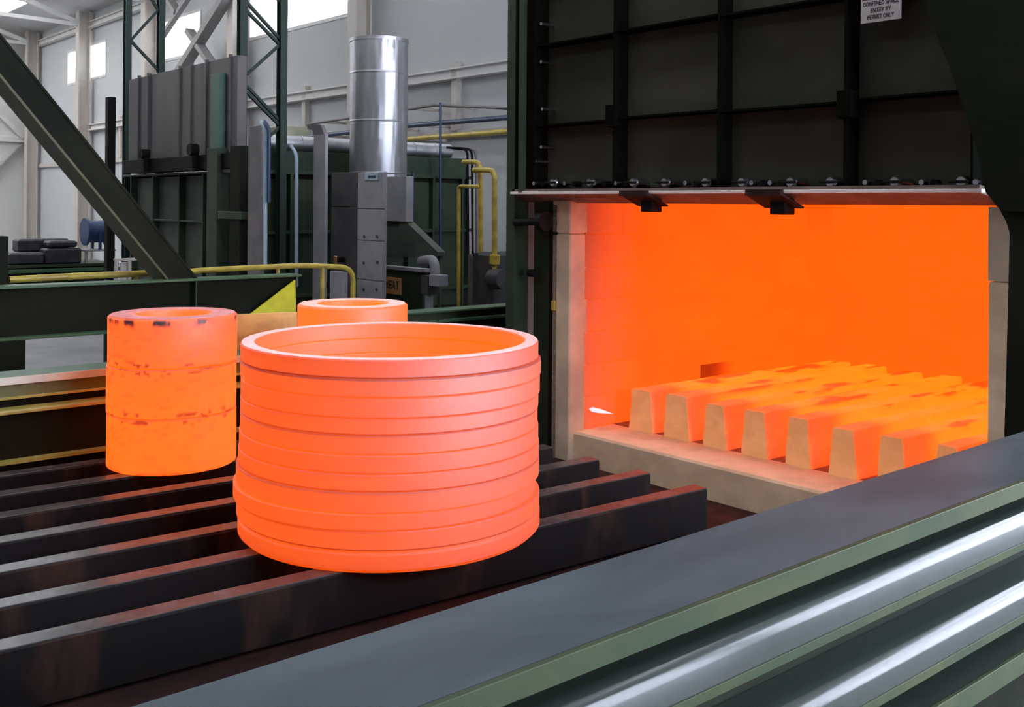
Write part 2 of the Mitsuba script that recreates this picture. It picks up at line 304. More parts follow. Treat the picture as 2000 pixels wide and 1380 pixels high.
glow(fu + '__burner_port', fine(bp, .05), 'brick_hot', lambda v: .18 + .58 * sstep(py0 + .1, py1 - .02, v[:, 1]), label='dark red burner port low on the left wall', weight=.05)
# piers: long blocks with a trapezoid section
SK = .042
px_top = [(1240, 757, 1270), (1305, 770, 1341), (1379, 785, 1413), (1455, 799, 1493), (1537, 816, 1577), (1623, 832, 1667), (1716, 850, 1763), (1822, 872, 1870)]
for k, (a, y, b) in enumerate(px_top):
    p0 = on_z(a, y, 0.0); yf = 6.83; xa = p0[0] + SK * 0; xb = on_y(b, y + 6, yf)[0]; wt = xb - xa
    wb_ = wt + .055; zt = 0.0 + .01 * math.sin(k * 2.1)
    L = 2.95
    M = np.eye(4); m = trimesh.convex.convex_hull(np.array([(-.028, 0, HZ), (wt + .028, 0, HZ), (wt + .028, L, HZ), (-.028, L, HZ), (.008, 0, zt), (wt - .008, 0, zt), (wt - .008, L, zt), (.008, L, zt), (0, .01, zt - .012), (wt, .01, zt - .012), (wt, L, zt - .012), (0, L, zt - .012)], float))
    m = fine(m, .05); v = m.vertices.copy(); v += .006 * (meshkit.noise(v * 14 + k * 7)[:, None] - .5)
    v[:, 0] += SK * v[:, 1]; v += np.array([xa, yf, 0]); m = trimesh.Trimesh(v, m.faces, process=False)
    def pt(v, k=k, yf=yf, zt=zt):
        y = v[:, 1] - yf
        t = .90 * sstep(-.02, .55, y) * (1 - .0 * y)
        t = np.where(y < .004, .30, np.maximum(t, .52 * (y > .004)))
        n = meshkit.fbm(v * np.array([9, 2.6, 12.0]) + k * 11, 4)
        edge = np.exp(-((v[:, 2] - zt) / .03) ** 2)
        t = t - .75 * sstep(.56, .68, n) * edge * sstep(.25, .8, y)
        return t + .07 * (v[:, 2] > zt - .006)
    glow(numbered(fu + '__pier'), m, 'refractory', pt, weight=.1, tint=lambda v, c, yf=yf: np.where((v[:, 1] - yf < .004)[:, None], [.30, .105, .018], c))  # tan emission on the cool front faces stands in for light on them
# sill, jambs
part(fu, 'sill', cat([box(JL, JR, YF, YF + .52, HZ - .30, HZ, .018), box(JL + .02, JR - .02, YF - .0, YF + .5, ZF, HZ - .29, .01)]), 'refractory')
for s in range(26):
    pass
part(fu, 'jamb', box(JL, XL, YF - .06, YF + .16, ZF, TZ - .28, .012), 'refractory_grey'); part(fu, 'jamb', box(JL, XL, YF - .06, YF + .16, TZ - .276, TZ + .02, .012), 'refractory_grey')
jr = on_y(1930, 500, YF - .06)[0]; jr2 = on_y(2030, 500, YF - .06)[0]
part(fu, 'jamb', box(jr, jr2, YF - .06, YF + .16, ZF, 1.17, .012), 'refractory')
part(fu, 'jamb', plate([(jr, YF - .06, 1.175), (jr2, YF - .06, 1.175), (jr2, YF - .06, 1.62), (jr, YF - .06, 1.62)], .2, (0, 1, 0)), 'refractory_grey')
# left side frame next to the opening
X = lambda px, y: on_y(px, 520, y)[0]
part(fu, 'seal_bar', box(X(1072, 6.3), X(1088, 6.3), 6.3, 6.44, ZF, 1.62), 'black_iron')
part(fu, 'side_plate', box(X(1042, 6.34), X(1075, 6.34), 6.34, 6.5, ZF, 1.66), 'paint_green')
part(fu, 'seal_strip', box(X(1025, 6.36), X(1042, 6.36), 6.36, 6.5, ZF, 1.66), 'white_steel', label='pale grey seal strip')
part(fu, 'side_web', box(X(1000, 6.5), X(1046, 6.5), 6.52, 6.6, ZF, 4.4), 'black_iron')
part(fu, 'post', prism(ibeam_poly(.11, .26, .02, .02), (X(1004, 6.2), 6.28, ZF), (X(1004, 6.2), 6.28, 4.4), (0, 1, 0)), 'paint_green')
cl = part(fu, 'door_clamp', cyl(on_y(1006, 434, 6.16), on_y(1058, 432, 6.16), .034), 'black_iron', label='black door clamp arm')
part(cl, 'clamp_pad', cyl(on_y(1056, 432, 6.16), on_y(1067, 432, 6.16), .085), 'black_iron')
part(fu, 'hinge_pin', cyl(on_y(1034, 533, 6.26), on_y(1046, 533, 6.26), .035), 'black_iron')
part(fu, 'marker_tab', box(X(1075, 6.27), X(1082, 6.27), 6.28, 6.3, on_y(1078, 606, 6.28)[2], on_y(1078, 587, 6.28)[2]), 'paint_yellow')
# raised door
YD, YR = 6.25, 6.09
dx0, dx1, dz0, dz1 = X(1022, YD), X(1960, YD), on_y(1300, 366, YD)[2], 4.4
dr_ = part(fu, 'door', box(dx0, dx1, YD, YD + .12, dz0, dz1), 'paint_door', label='raised dark green ribbed door')
rx = [on_y(q, 200, YR)[0] for q in (1199, 1403, 1651)]
for x in rx + [on_y(1900, 200, YR)[0]]: part(dr_, 'upright_rib', box(x - .012, x + .004, YR, YD, dz0, dz1, .002), 'door_rib_shade')
rz = [on_y(1197, 233, YR)[2], on_y(1197, 64, YR)[2]]; rz.append(2 * rz[1] - rz[0])
xs_ = [on_y(1042, 200, YR)[0]] + rx + [on_y(1900, 200, YR)[0]]
for z in rz:
    for i, (a, b) in enumerate(zip(xs_, xs_[1:])): part(dr_, 'cross_rib', box(a, b, YR, YD, z - .012 + .012 * (i % 2), z + .004 + .012 * (i % 2), .002), 'door_rib_shade')
for q, y in ((1192, 226), (1648, 203)):
    c = on_y(q, y, YR - .02); part(dr_, 'lifting_lug', box(c[0] - .05, c[0] + .06, YR - .03, YR + .06, c[2] - .09, c[2] + .09), 'door_rib_shade')
part(dr_, 'edge_channel', box(X(1022, YR), X(1042, YR), YR, YD, dz0, dz1), 'door_rib_shade')
part(dr_, 'guide_strip', box(X(1010, YR - .04), X(1019, YR - .04), YR - .04, YD, dz0 - .05, dz1), 'paint_green')
part(dr_, 'bottom_flange', box(dx0, dx1, YR + .02, YD, dz0 - .02, dz0 - .004, .002), 'door_rib_shade')
for q in (1080, 1152, 1236, 1298, 1378, 1449, 1544, 1622, 1748, 1878):
    c = on_y(q, 356.5 - (q - 1080) * .0025, YR)
    b = part(dr_, 'bolt', cat([cyl((c[0], YD, c[2]), (c[0], YR + .02, c[2]), .040, 24), cyl((c[0], YR + .02, c[2]), (c[0], YR - .01, c[2]), .042, 24, .030)]), 'bright_bolt', smooth=35)
    part(b, 'stud', cyl((c[0] - .07, YR - .018, c[2]), (c[0] + .05, YR - .018, c[2]), .009, 12), 'black_iron')
for q in (1047, 1107, 1166, 1207, 1343, 1472, 1508, 1636, 1694, 1804, 1910):
    c = on_y(q, 358 - (q - 1080) * .003, YR + .02); b = part(dr_, 'stud_bolt', cyl((c[0], YR + .05, c[2]), (c[0], YR - .01, c[2]), .017, 14), 'bright_bolt', smooth=35)
    part(b, 'nut', cyl((c[0] + .03, YD - .02, c[2] - .005), (c[0] + .05, YR + .05, c[2] - .005), .026, 6), 'black_iron')
for q, y in ((1047, 18), (1060, 47), (1060, 121), (1047, 146), (1047, 184), (1062, 213), (1060, 287), (1048, 315)):
    c = on_y(q, y, YR + .03); part(dr_, 'stud_bolt', cyl((c[0], YD, c[2]), (c[0], YR + .01, c[2]), .015, 12), 'bright_bolt', smooth=35)
# door lip and its apron
YL = 6.05; lz = on_y(1300, 375.5, YL)[2]; lx0, lx1 = X(995, YL), X(1916, YL)
part(fu, 'door_lip', box(lx0, lx1, YL, YD + .1, lz - .011, lz + .013, .003), 'pale_steel_lip', label='pale steel lip along the door bottom')
ap = [(lx0 + .04, YL + .01, lz - .012), (lx1 - .02, YL + .01, lz - .012), (lx1 + .08, YF + .03, TZ - .01), (X(1002, YF), YF + .03, TZ - .01)]
part(fu, 'apron', plate(ap, .05, (0, .2, 1)), 'apron')
for q0, q1, qb, yb in ((1213, 1266, 1251, 390), (1459, 1529, 1503, 392)):
    a, b = on_y(q0, 374, YL - .02), on_y(q1, 374, YL - .02); w = b[0] - a[0]
    sh_ = np.array([.03, .17, -.115]); q3 = np.array([0, -.025, 0])
    k = part(fu, 'door_hook', cat([plate([a + q3 - [0, 0, .02], b + q3 - [0, 0, .02], b + sh_ + [.02, 0, 0], a + sh_], .014, (0, 0, 1)), box(a[0], b[0], YL - .045, YL - .012, lz - .028, lz + .016, .002)]), 'rust_dark', label='dark hook bracket under the door lip')
    c = on_y(qb, yb, YL + .06); wd = .125 * w / .3
    part(k, 'hook_block', box(c[0], c[0] + wd, YL + .06, YL + .06 + wd, c[2] - .095, c[2] + .02, .006), 'black_iron')
# frame at the right of the door
YG = 5.95
pg = [on_y(x, y, YG) for x, y in ((1800, -20), (1822, 50), (1858, 140), (1890, 235), (1912, 310), (1925, 375), (1950, 405), (1965, 432), (1972, 455), (1966, 700), (1960, 905), (2300, 1010), (2300, -110))]
part(fu, 'side_frame', plate(pg, .09, (0, 1, 0)), 'paint_green_dark')
pg2 = [on_y(x, y, YG - .05) for x, y in ((1945, 398), (2300, 395), (2300, 418), (1955, 412))]
part(fu, 'frame_rib', plate(pg2, .05, (0, 1, 0)), 'paint_green_dark')
# pilot flame
c = on_x(1150, 798, XL + .05); e = on_x(1190, 806, XL + .16)
k = 'pilot_flame'; scene[k] = mikit.ply(lathe([(.0005, 0), (.022, .03), (.018, .11), (.0005, .22)], 16, closed=False).apply_transform(frame(c, e)[0]), 'pane_glass', smooth=True, emitter={'type': 'area', 'sampling_weight': .02, 'radiance': rgb(1.0, .62, .78)})
labels[k] = {'label': 'small bluish white pilot flame at the lower left corner of the glowing chamber', 'category': 'flame'}
# confined-space sign
sg = thing('warning_sign', 'white safety sign with red top band on the furnace door', 'sign')
ys_ = YR - .012; a, b = on_y(1681, 47, ys_), on_y(1760, 36, ys_); sw = b[0] - a[0]; zb = (a[2] + b[2]) / 2; sh = .30
part(sg, 'panel', box(a[0], b[0], ys_, ys_ + .006, zb, zb + sh, .001), 'white_sign')
part(sg, 'band', box(a[0] + .012, b[0] - .012, ys_ - .002, ys_, zb + .146, zb + sh - .01, .0005), 'red_ink', label='dark red header band')
def words(parent, txt, h, xc, y, z, m, maxw):
    t = meshkit.text_mesh(txt, h, .002, True); t.vertices[:, 0] *= min(1.0, maxw / (t.bounds[1][0] - t.bounds[0][0])); t.vertices[:, 0] -= (t.bounds[0][0] + t.bounds[1][0]) / 2
    v = t.vertices.copy(); t = trimesh.Trimesh(np.stack([v[:, 0] + xc, y - v[:, 2], v[:, 1] + z], 1), t.faces[:, ::1], process=False)
    part(parent, 'lettering', t, m)
xc = (a[0] + b[0]) / 2
words(sg, 'DANGER', .075, xc, ys_ - .002, zb + .18, 'white_sign', sw * .8)
words(sg, 'CONFINED SPACE', .026, xc, ys_, zb + .106, 'dark_ink', sw * .88)
words(sg, 'ENTRY BY', .026, xc, ys_, zb + .063, 'dark_ink', sw * .5)
words(sg, 'PERMIT ONLY', .026, xc, ys_, zb + .021, 'dark_ink', sw * .66)

# ------------------------------------------------------------------ hot rings
def hot_ring(name, label, center, ro, ri, z0, z1, t, group=None, n=256, bev=.008, step=.02, weight=.5, face=0):
    pr = [(ri + bev * .6, z0), (ro - bev, z0), (ro, z0 + bev), (ro, z0 + bev + .004), (ro, z1 - bev - .004), (ro, z1 - bev), (ro - bev, z1), (ri + bev * .6, z1), (ri, z1 - bev), (ri, z0 + bev)]
    m = lathe(dense(pr, step), n, (center[0], center[1], 0))
    k = numbered(name); glow(k, m, 'hot_steel', t, smooth=True, weight=weight)
    labels[k] = {'label': label, 'category': 'steel ring', **({'group': group} if group else {})}
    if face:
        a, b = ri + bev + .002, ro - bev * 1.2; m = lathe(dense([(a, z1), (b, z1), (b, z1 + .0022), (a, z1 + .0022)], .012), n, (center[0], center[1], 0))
        glow(k + '__top_face', m, 'rim_skylit_dim' if face > .3 else 'rim_skylit', lambda v: t(v) - face, label='top face coloured paler for daylight on it', smooth=True, weight=.1)
    return k
f0 = on_z(763, 1121, 0.0); fd = f0[:2] / np.linalg.norm(f0[:2]); R0 = .752
BC = f0[:2] + fd * R0; side = np.array([-fd[1], fd[0]]) * -1     # side points to the right in view
side = np.array([fd[1], -fd[0]])
lv = [.93, .846, .764, .673, .600, .514, .431, .354, .261, .185, .099, 0]
offs = [(-.004, .742), (.003, .748), (.002, .745), (-.002, .742), (-.004, .741), (-.004, .745), (-.004, .749), (-.008, .754), (-.024, .752), (-.006, .754), (-.001, .752)]
names = ['topmost of the wide ring pile', 'second from the top of the wide ring pile', 'third from the top of the wide ring pile', 'fourth from the top of the wide ring pile', 'fifth from the top of the wide ring pile', 'sixth from the top, middle of the wide ring pile', 'fifth from the bottom of the wide ring pile', 'fourth from the bottom of the wide ring pile', 'third from the bottom, jutting left in the wide ring pile', 'second from the bottom of the wide ring pile', 'bottom of the wide ring pile, resting on the bars']
SEAM = (.36, .05, .10, .22, .04, .10, .22, .0, .14, .34, 0)
for i, (o, R) in enumerate(offs):
    c = BC + side * o
    def tt(v, i=i, c=c, R=R):
        d = v[:, :2] - c; a = np.arctan2(d[:, 1], d[:, 0]); r = np.hypot(d[:, 0], d[:, 1])
        n = meshkit.fbm(np.stack([np.cos(a) * 6, np.sin(a) * 6, v[:, 2] * 26 + i * 5], 1), 4)
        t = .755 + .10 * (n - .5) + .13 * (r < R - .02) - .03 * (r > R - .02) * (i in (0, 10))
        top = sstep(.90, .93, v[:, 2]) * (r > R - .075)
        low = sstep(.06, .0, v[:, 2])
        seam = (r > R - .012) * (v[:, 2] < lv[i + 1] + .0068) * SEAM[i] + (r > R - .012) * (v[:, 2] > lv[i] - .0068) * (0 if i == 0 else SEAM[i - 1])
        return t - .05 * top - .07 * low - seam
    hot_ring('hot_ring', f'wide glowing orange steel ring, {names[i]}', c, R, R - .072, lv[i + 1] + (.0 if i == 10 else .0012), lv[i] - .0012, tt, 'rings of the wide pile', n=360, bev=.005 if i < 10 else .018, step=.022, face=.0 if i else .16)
f1 = on_z(336, 929, 0.0); fd1 = f1[:2] / np.linalg.norm(f1[:2]); R1 = .385
CC = f1[:2] + fd1 * R1; side1 = np.array([fd1[1], -fd1[0]])
topz = .92; l1 = [topz, .622, .328, 0]
for i in range(3):
    c = CC + side1 * (.001, -.003, .0)[i]
    def tt(v, i=i, c=c):
        d = v[:, :2] - c; a = np.arctan2(d[:, 1], d[:, 0]); r = np.hypot(d[:, 0], d[:, 1])
        q = np.stack([np.cos(a) * 4.2, np.sin(a) * 4.2, v[:, 2] * 14], 1); n = meshkit.fbm(q + 3, 5)
        t = .97 - .10 * sstep(.3, .92, v[:, 2]) + .06 * (r < .26) + .05 * (n - .5)
        out = r > R1 - .012
        rim = np.exp(-((v[:, 2] - (topz - .022)) / .018) ** 2) * out
        t = t - .85 * rim * sstep(.50, .60, meshkit.fbm(q * np.array([1.6, 1.6, .3]) + 9, 3))
        spots = sstep(.58, .66, meshkit.fbm(q * np.array([2.4, 2.4, 3.2]) + 21, 3))
        seam = np.exp(-((np.minimum(abs(v[:, 2] - .622), abs(v[:, 2] - .328)) - .02) / .02) ** 2)
        edge = (np.minimum(abs(v[:, 2] - .622), abs(v[:, 2] - .328)) < .008) * out
        t = t - .20 * edge - .34 * spots * out * (.35 + seam) - .25 * out * np.exp(-(v[:, 2] / .015) ** 2) * sstep(.35, .6, n)
        return t
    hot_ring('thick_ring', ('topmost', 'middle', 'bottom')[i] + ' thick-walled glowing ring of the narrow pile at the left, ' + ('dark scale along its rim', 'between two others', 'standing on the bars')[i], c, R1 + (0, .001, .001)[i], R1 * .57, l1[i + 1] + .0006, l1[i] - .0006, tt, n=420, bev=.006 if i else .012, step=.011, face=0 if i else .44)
f2 = on_z(689, 602, .93); fd2 = f2[:2] / np.linalg.norm(f2[:2]); R2 = .372
CR = f2[:2] + fd2 * R2
def tt(v):
    d = v[:, :2] - CR; r = np.hypot(d[:, 0], d[:, 1])
    return .95 + .05 * (r < .26) + .05 * (meshkit.fbm(v * np.array([5, 5, 9.0]), 3) - .5)
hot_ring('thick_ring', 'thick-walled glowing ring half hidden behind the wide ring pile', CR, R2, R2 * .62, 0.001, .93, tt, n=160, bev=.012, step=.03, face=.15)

# ------------------------------------------------------------------ the bed of bars
BD = np.array([.057, 1.0, 0]); BD /= np.linalg.norm(BD)
ends = [-3.83, -4.262, -4.694, -5.126, -5.558, -5.99, -6.43]
ordn = ['nearest the camera', 'second from the camera', 'third from the camera', 'fourth from the camera', 'third from the far side', 'second from the far side', 'farthest, beside the left guide beam']
nx = np.array([BD[1], -BD[0], 0])
for k, x in enumerate(ends):
    e = np.array([x, 4.76, 0.0]); s = e - BD * 6.3
    s = e - BD * (6.3 if k < 6 else 3.3)
    t = thing('bed_bar', f'long dark rusty steel bar of the bed, {ordn[k]}', 'steel bar')
    W = .115
    part(t, 'bar', bar(s - nx * W / 2 - [0, 0, .125], e - nx * W / 2 - [0, 0, .125], W, .236, c=.006), 'bar_steel')
    part(t, 'worn_top', bar(s - nx * W / 2 - [0, 0, .0045], e - nx * W / 2 - [0, 0, .0045], W - .012, .008, c=.002), 'bar_top', label='paler top face')  # thin strip, paler than the bar sides
bf = thing('bar_support', 'dark rust-brown steel support under the bars', 'support')
part(bf, 'deck', box(-6.75, -3.55, -1.6, 4.3, -.36, -.255), 'rust_dark')
part(bf, 'deck', box(-6.75, -2.95, 4.95, YF - .08, -.68, -.60), 'rust_dark')
for y in (.3, 1.9, 3.4): part(bf, 'cross_beam', box(-6.9, -2.3, y, y + .28, -.68, -.37), 'rust_dark')
part(bf, 'cross_beam', box(-6.9, -2.3, 4.45, 4.75, -.52, -.26), 'rust_dark')
part(bf, 'side_flange', box(-3.56, -3.2, -1.6, 4.3, -.40, -.36), 'rust_dark')
part(bf, 'catch_plate', box(-4.2, -2.4, 3.7, 4.4, -.70, -.66), 'paint_green_dark', label='dark green plate under the bar ends')
for x in (-6.5, -3.0):
    for y in (-1.0, 2.0, 5.2): part(bf, 'leg', box(x - .1, x + .1, y - .1, y + .1, ZF, -.68), 'rust_dark')

# ------------------------------------------------------------------ guide beams (profile: s outwards from the bed, z)
def rounded(pts, r):
    out = []
    n = len(pts)
    for i in range(n):
        a, b, c = (np.array(pts[(i + d) % n], float) for d in (-1, 0, 1)); rr = r[i] if isinstance(r, (list, tuple)) else r
        if rr <= 0: out.append(tuple(b)); continue
        d1, d2 = a - b, c - b; k = min(rr, .45 * np.linalg.norm(d1), .45 * np.linalg.norm(d2)); s, e = b + d1 / np.linalg.norm(d1) * k, b + d2 / np.linalg.norm(d2) * k
        out += [tuple((1 - t) ** 2 * s + 2 * t * (1 - t) * b + t * t * e) for t in np.linspace(0, 1, 9)]
    return out
def guide_prism(poly, A, B, sgn=1):
    """poly in (s, z) with s measured from the line A-B towards sgn * its right side"""
    A, B = np.array(A, float), np.array(B, float); u = (B - A) / np.linalg.norm(B - A); per = np.array([u[1], -u[0], 0]) * sgn
    m = trimesh.creation.extrude_polygon(Polygon(poly), np.linalg.norm(B - A), engine='earcut'); v = m.vertices
    m = trimesh.Trimesh(A + v[:, :1] * per + v[:, 1:2] * UP + v[:, 2:] * u, m.faces, process=False)
    if m.volume < 0: m.invert()
    return m
gA, gB = (-2.117, -1.2, 0), (-2.157, 5.7, 0)
gb = thing('guide_beam', 'grey-green flat-topped guide beam with two rounded side rails in the foreground', 'guide beam')
part(gb, 'top_plate', guide_prism([(0, .545), (.372, .545), (.372, .58), (0, .58)], gA, gB), 'guide_top')
part(gb, 'edge_strip', guide_prism(rounded([(.373, .520), (.392, .520), (.392, .580), (.373, .580)], .003), gA, gB), 'guide_lip', smooth=30, label='paler green edge strip')
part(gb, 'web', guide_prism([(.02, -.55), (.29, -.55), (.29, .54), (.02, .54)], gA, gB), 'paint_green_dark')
part(gb, 'rail', guide_prism(rounded([(.285, .470), (.386, .462), (.412, .362), (.398, .352), (.285, .27)], [.01, .045, .006, .006, .01]), gA, gB), 'guide_rail', smooth=30, label='glossy rounded upper side rail')
part(gb, 'rail', guide_prism(rounded([(.285, .225), (.40, .196), (.428, .106), (.412, .095), (.285, .03)], [.012, .055, .006, .006, .01]), gA, gB), 'guide_rail', smooth=30, label='glossy rounded lower side rail')
part(gb, 'rail_lip', guide_prism(rounded([(.409, .338), (.416, .338), (.416, .366), (.409, .366)], .002), gA, gB), 'guide_lip'); part(gb, 'rail_lip', guide_prism(rounded([(.424, .080), (.432, .080), (.432, .110), (.424, .110)], .002), gA, gB), 'guide_lip')
part(gb, 'base_flange', guide_prism([(.28, -.035), (.43, -.04), (.43, -.02), (.28, .0)], gA, gB), 'guide_rail'); part(gb, 'edge_strip', guide_prism(rounded([(.431, -.095), (.446, -.095), (.446, -.018), (.431, -.018)], .003), gA, gB), 'guide_lip')
part(gb, 'foot_plate', box(-1.72, -1.22, 2.35, 2.62, -.20, -.17), 'guide_top'); part(gb, 'foot_plate', box(-2.2, -1.2, -.9, -.6, ZF, ZF + .03), 'guide_top')
for y in (-.75, 2.5, 5.0): part(gb, 'leg', box(-2.08, -1.84, y - .12, y + .12, ZF, -.54), 'paint_green_dark')

lx = -6.90
zl = lambda py, px=0, x=lx: on_x(px, py, x)[2]
t_ = on_x(0, 738, lx)[2]
gl = thing('guide_beam', 'green guide beam along the far side of the bars, left of the narrow ring pile', 'guide beam')
A, B = (lx, 0.2, 0), (lx, 5.55, 0)
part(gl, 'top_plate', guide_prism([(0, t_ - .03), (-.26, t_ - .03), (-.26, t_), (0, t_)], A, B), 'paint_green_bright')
part(gl, 'edge_strip', guide_prism(rounded([(0.001, zl(753)), (.02, zl(753)), (.012, t_), (.001, t_)], .003), A, B), 'lip_cream')
part(gl, 'face', guide_prism([(-.02, zl(778)), (-.002, zl(778)), (-.012, zl(754)), (-.03, zl(754))], A, B), 'olive_glow')
part(gl, 'rail_lip', guide_prism(rounded([(-.02, zl(782)), (.012, zl(782)), (.012, zl(777)), (-.02, zl(777))], .002), A, B), 'lip_glow')
part(gl, 'rail', guide_prism(rounded([(-.03, zl(812)), (.02, zl(811)), (.02, zl(803)), (-.03, zl(798))], [0, .006, .012, 0]), A, B), 'lip_glow')
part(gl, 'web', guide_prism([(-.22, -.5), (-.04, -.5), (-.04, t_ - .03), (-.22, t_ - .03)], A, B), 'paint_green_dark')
part(gl, 'base_flange', guide_prism([(-.04, zl(908)), (.03, zl(908)), (.03, zl(902)), (-.04, zl(902))], A, B), 'lip_glow')

# beams left of the bed
IX = -9.0
a0, b0 = on_x(0, 558, IX), on_x(580, 535, IX); zt = a0[2]; zb_ = on_x(0, 664, IX)[2]; yb = b0[1]; h = zt - zb_
ib = thing('steel_beam', 'long dark green I-beam at the left carrying the diagonal brace', 'beam')
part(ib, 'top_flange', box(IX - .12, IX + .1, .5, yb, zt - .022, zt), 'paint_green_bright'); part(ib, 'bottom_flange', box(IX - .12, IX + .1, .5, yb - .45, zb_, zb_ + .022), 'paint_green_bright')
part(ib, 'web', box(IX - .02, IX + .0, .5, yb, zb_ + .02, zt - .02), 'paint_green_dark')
ysf = on_x(380, 560, IX + .05)[1]; part(ib, 'stiffener', box(IX, IX + .09, ysf - .008, ysf + .008, zb_ + .02, zt - .02, .002), 'paint_green')
g1 = [on_x(577, 546, IX + .1), on_x(578, 614, IX + .1), on_x(488, 614, IX + .1)]
part(ib, 'gusset', plate(g1, .02, (-1, 0, 0)), 'gusset_glow', label='triangular gusset plate at the beam end, yellow for the glow on it')
part(ib, 'leg', box(IX - .15, IX + .1, 1.9, on_x(50, 690, IX + .1)[1], ZF, zb_), 'paint_green_dark')
db = thing('diagonal_brace', 'thick dark green I-section brace rising to the upper left from the beam', 'beam')
P = lambda x, y: on_x(x, y, IX)
e0, e1 = (P(300, 541) + P(383, 541)) / 2, (P(-150, -130) + P(-210, -130)) / 2
u1, u0 = P(383, 541), P(0, 66); dirv = (u0 - u1) / np.linalg.norm(u0 - u1)
l1_ = P(320, 541); hh = np.linalg.norm((l1_ - u1) - dirv * ((l1_ - u1) @ dirv)); nrm = (l1_ - u1) - dirv * ((l1_ - u1) @ dirv); nrm /= np.linalg.norm(nrm)
c1 = u1 + nrm * hh / 2 + dirv * -.1; c0_ = c1 + dirv * 3.6
clip_ = lambda m: trimesh.intersections.slice_mesh_plane(m, [0, 0, 1], [0, 0, zt + .001], cap=False)
for nm, poly, mt in (('web', [(-.012, -hh / 2 + .018), (.012, -hh / 2 + .018), (.012, hh / 2 - .018), (-.012, hh / 2 - .018)], 'paint_green_dark'), ('flange', [(-.34, hh / 2 - .02), (.02, hh / 2 - .02), (.02, hh / 2), (-.34, hh / 2)], 'paint_green_dark'), ('flange', [(-.34, -hh / 2), (.02, -hh / 2), (.02, -hh / 2 + .02), (-.34, -hh / 2 + .02)], 'brace_flange_glow')):
    w = (c0_ - c1) / np.linalg.norm(c0_ - c1); m = trimesh.creation.extrude_polygon(Polygon(poly), np.linalg.norm(c0_ - c1), engine='earcut'); v = m.vertices
    m = trimesh.Trimesh(c1 + v[:, :1] * np.array([1.0, 0, 0]) - v[:, 1:2] * nrm + v[:, 2:] * w, m.faces, process=False)
    if m.volume < 0: m.invert()
    part(db, nm, clip_(m), mt)
sp = [on_x(458, 614, -7.35), on_x(580, 609, -7.35), on_x(580, 800, -7.35), on_x(458, 800, -7.35)]
single('stop_plate', 'scratched steel plate, tan for the ring glow, between the narrow pile and the rear ring', 'plate', plate(sp, .03, (-1, 0, 0)), 'plate_glow')
sb = thing('side_beam', 'green side beam running to the furnace from behind the rear ring', 'beam')
zs1 = .58; p0 = on_z(800, 611, zs1); p1 = on_z(990, 597, zs1); q0 = on_x(800, 629, p0[0])[2]
part(sb, 'top_flange', box(p0[0] - .25, p0[0], p0[1] - 1.2, p1[1] + .8, zs1 - .02, zs1), 'paint_green_bright'); part(sb, 'web', box(p0[0] - .2, p0[0] - .05, p0[1] - 1.2, p1[1] + .8, ZF, zs1 - .02), 'paint_green')
part(sb, 'rail_lip', box(p0[0] - .06, p0[0] + .01, p0[1] - 1.2, p1[1] + .8, q0 - .03, q0), 'paint_green_bright')
# yellow handrails
yr = -9.9
hr = thing('handrail', 'yellow tubular handrail ending in a rounded corner behind the beam end', 'handrail')
q = lambda x, y, X=yr: on_x(x, y, X)
part(hr, 'rail', tube([q(330, 534), q(400, 527), q(590, 518), q(690, 522), q(690, 522) * [1, 1, 0] + [0, 0, ZF]], .028, 12, .16), 'paint_yellow', smooth=True); part(hr, 'post', tube([q(630, 522), q(630, 522) * [1, 1, 0] + [0, 0, ZF]], .024, 12), 'paint_yellow', smooth=True)
part(hr, 'post', tube([q(543, 521), q(543, 521) * [1, 1, 0] + [0, 0, ZF]], .02, 12), 'paint_yellow', smooth=True)
hr = thing('handrail', 'straight yellow handrail behind the long beam at the far left', 'handrail')
part(hr, 'rail', tube([q(18, 546, -9.6), q(150, 539, -9.6), q(298, 533, -9.6)], .03, 12), 'paint_yellow', smooth=True); part(hr, 'post', tube([q(266, 536, -9.6), q(266, 536, -9.6) * [1, 1, 0] + [0, 0, ZF]], .022, 12), 'paint_yellow', smooth=True)

# ------------------------------------------------------------------ far furnace
FX0, FX1, FY0, FY1 = -17.5, -13.4, 6.5, 10.6
FT = on_y(405, 335, FY0)[2]
ff = thing('furnace', 'far dark green furnace with grey door raised between lattice towers', 'furnace')
part(ff, 'casing', box(FX0 + .05, FX1 - .1, FY0 + .1, FY1, ZF, FT - .02), 'paint_green_dark')
part(ff, 'top_ledge', box(FX0 - .05, FX1 - .07, FY0 - .06, FY1 + .05, FT - .03, FT), 'paint_green')
zt2 = on_x(720, 303, FX1 - .35)[2]
part(ff, 'top_band', box(FX1 - .6, FX1 - .12, FY0 + .3, FY1, FT, zt2), 'paint_green')
part(ff, 'roof_box', box(FX1 - 1.1, FX1 - .62, on_x(556, 260, FX1 - .62)[1], on_x(603, 260, FX1 - .62)[1], FT, on_x(580, 247, FX1 - .62)[2]), 'lip_cream', label='cream box on the furnace top')
Z = lambda px, py, y: on_y(px, py, y)[2]
for q_ in (262, 305, 356, 403): x = on_y(q_, 400, FY0)[0]; part(ff, 'front_rib', box(x - .02, x + .02, FY0 - .06, FY0 + .1, ZF, FT - .03), 'paint_green')
for a, b in ((262, 305), (305, 356), (356, 403)): part(ff, 'front_panel', box(on_y(a, 400, FY0)[0] + .03, on_y(b, 400, FY0)[0] - .03, FY0 + .04, FY0 + .1, ZF, FT - .05), 'hood_grey')
zc = Z(355, 431, FY0); part(ff, 'front_rib', box(on_y(262, 400, FY0)[0], on_y(403, 400, FY0)[0], FY0 - .05, FY0 + .08, zc - .015, zc + .015), 'paint_green')
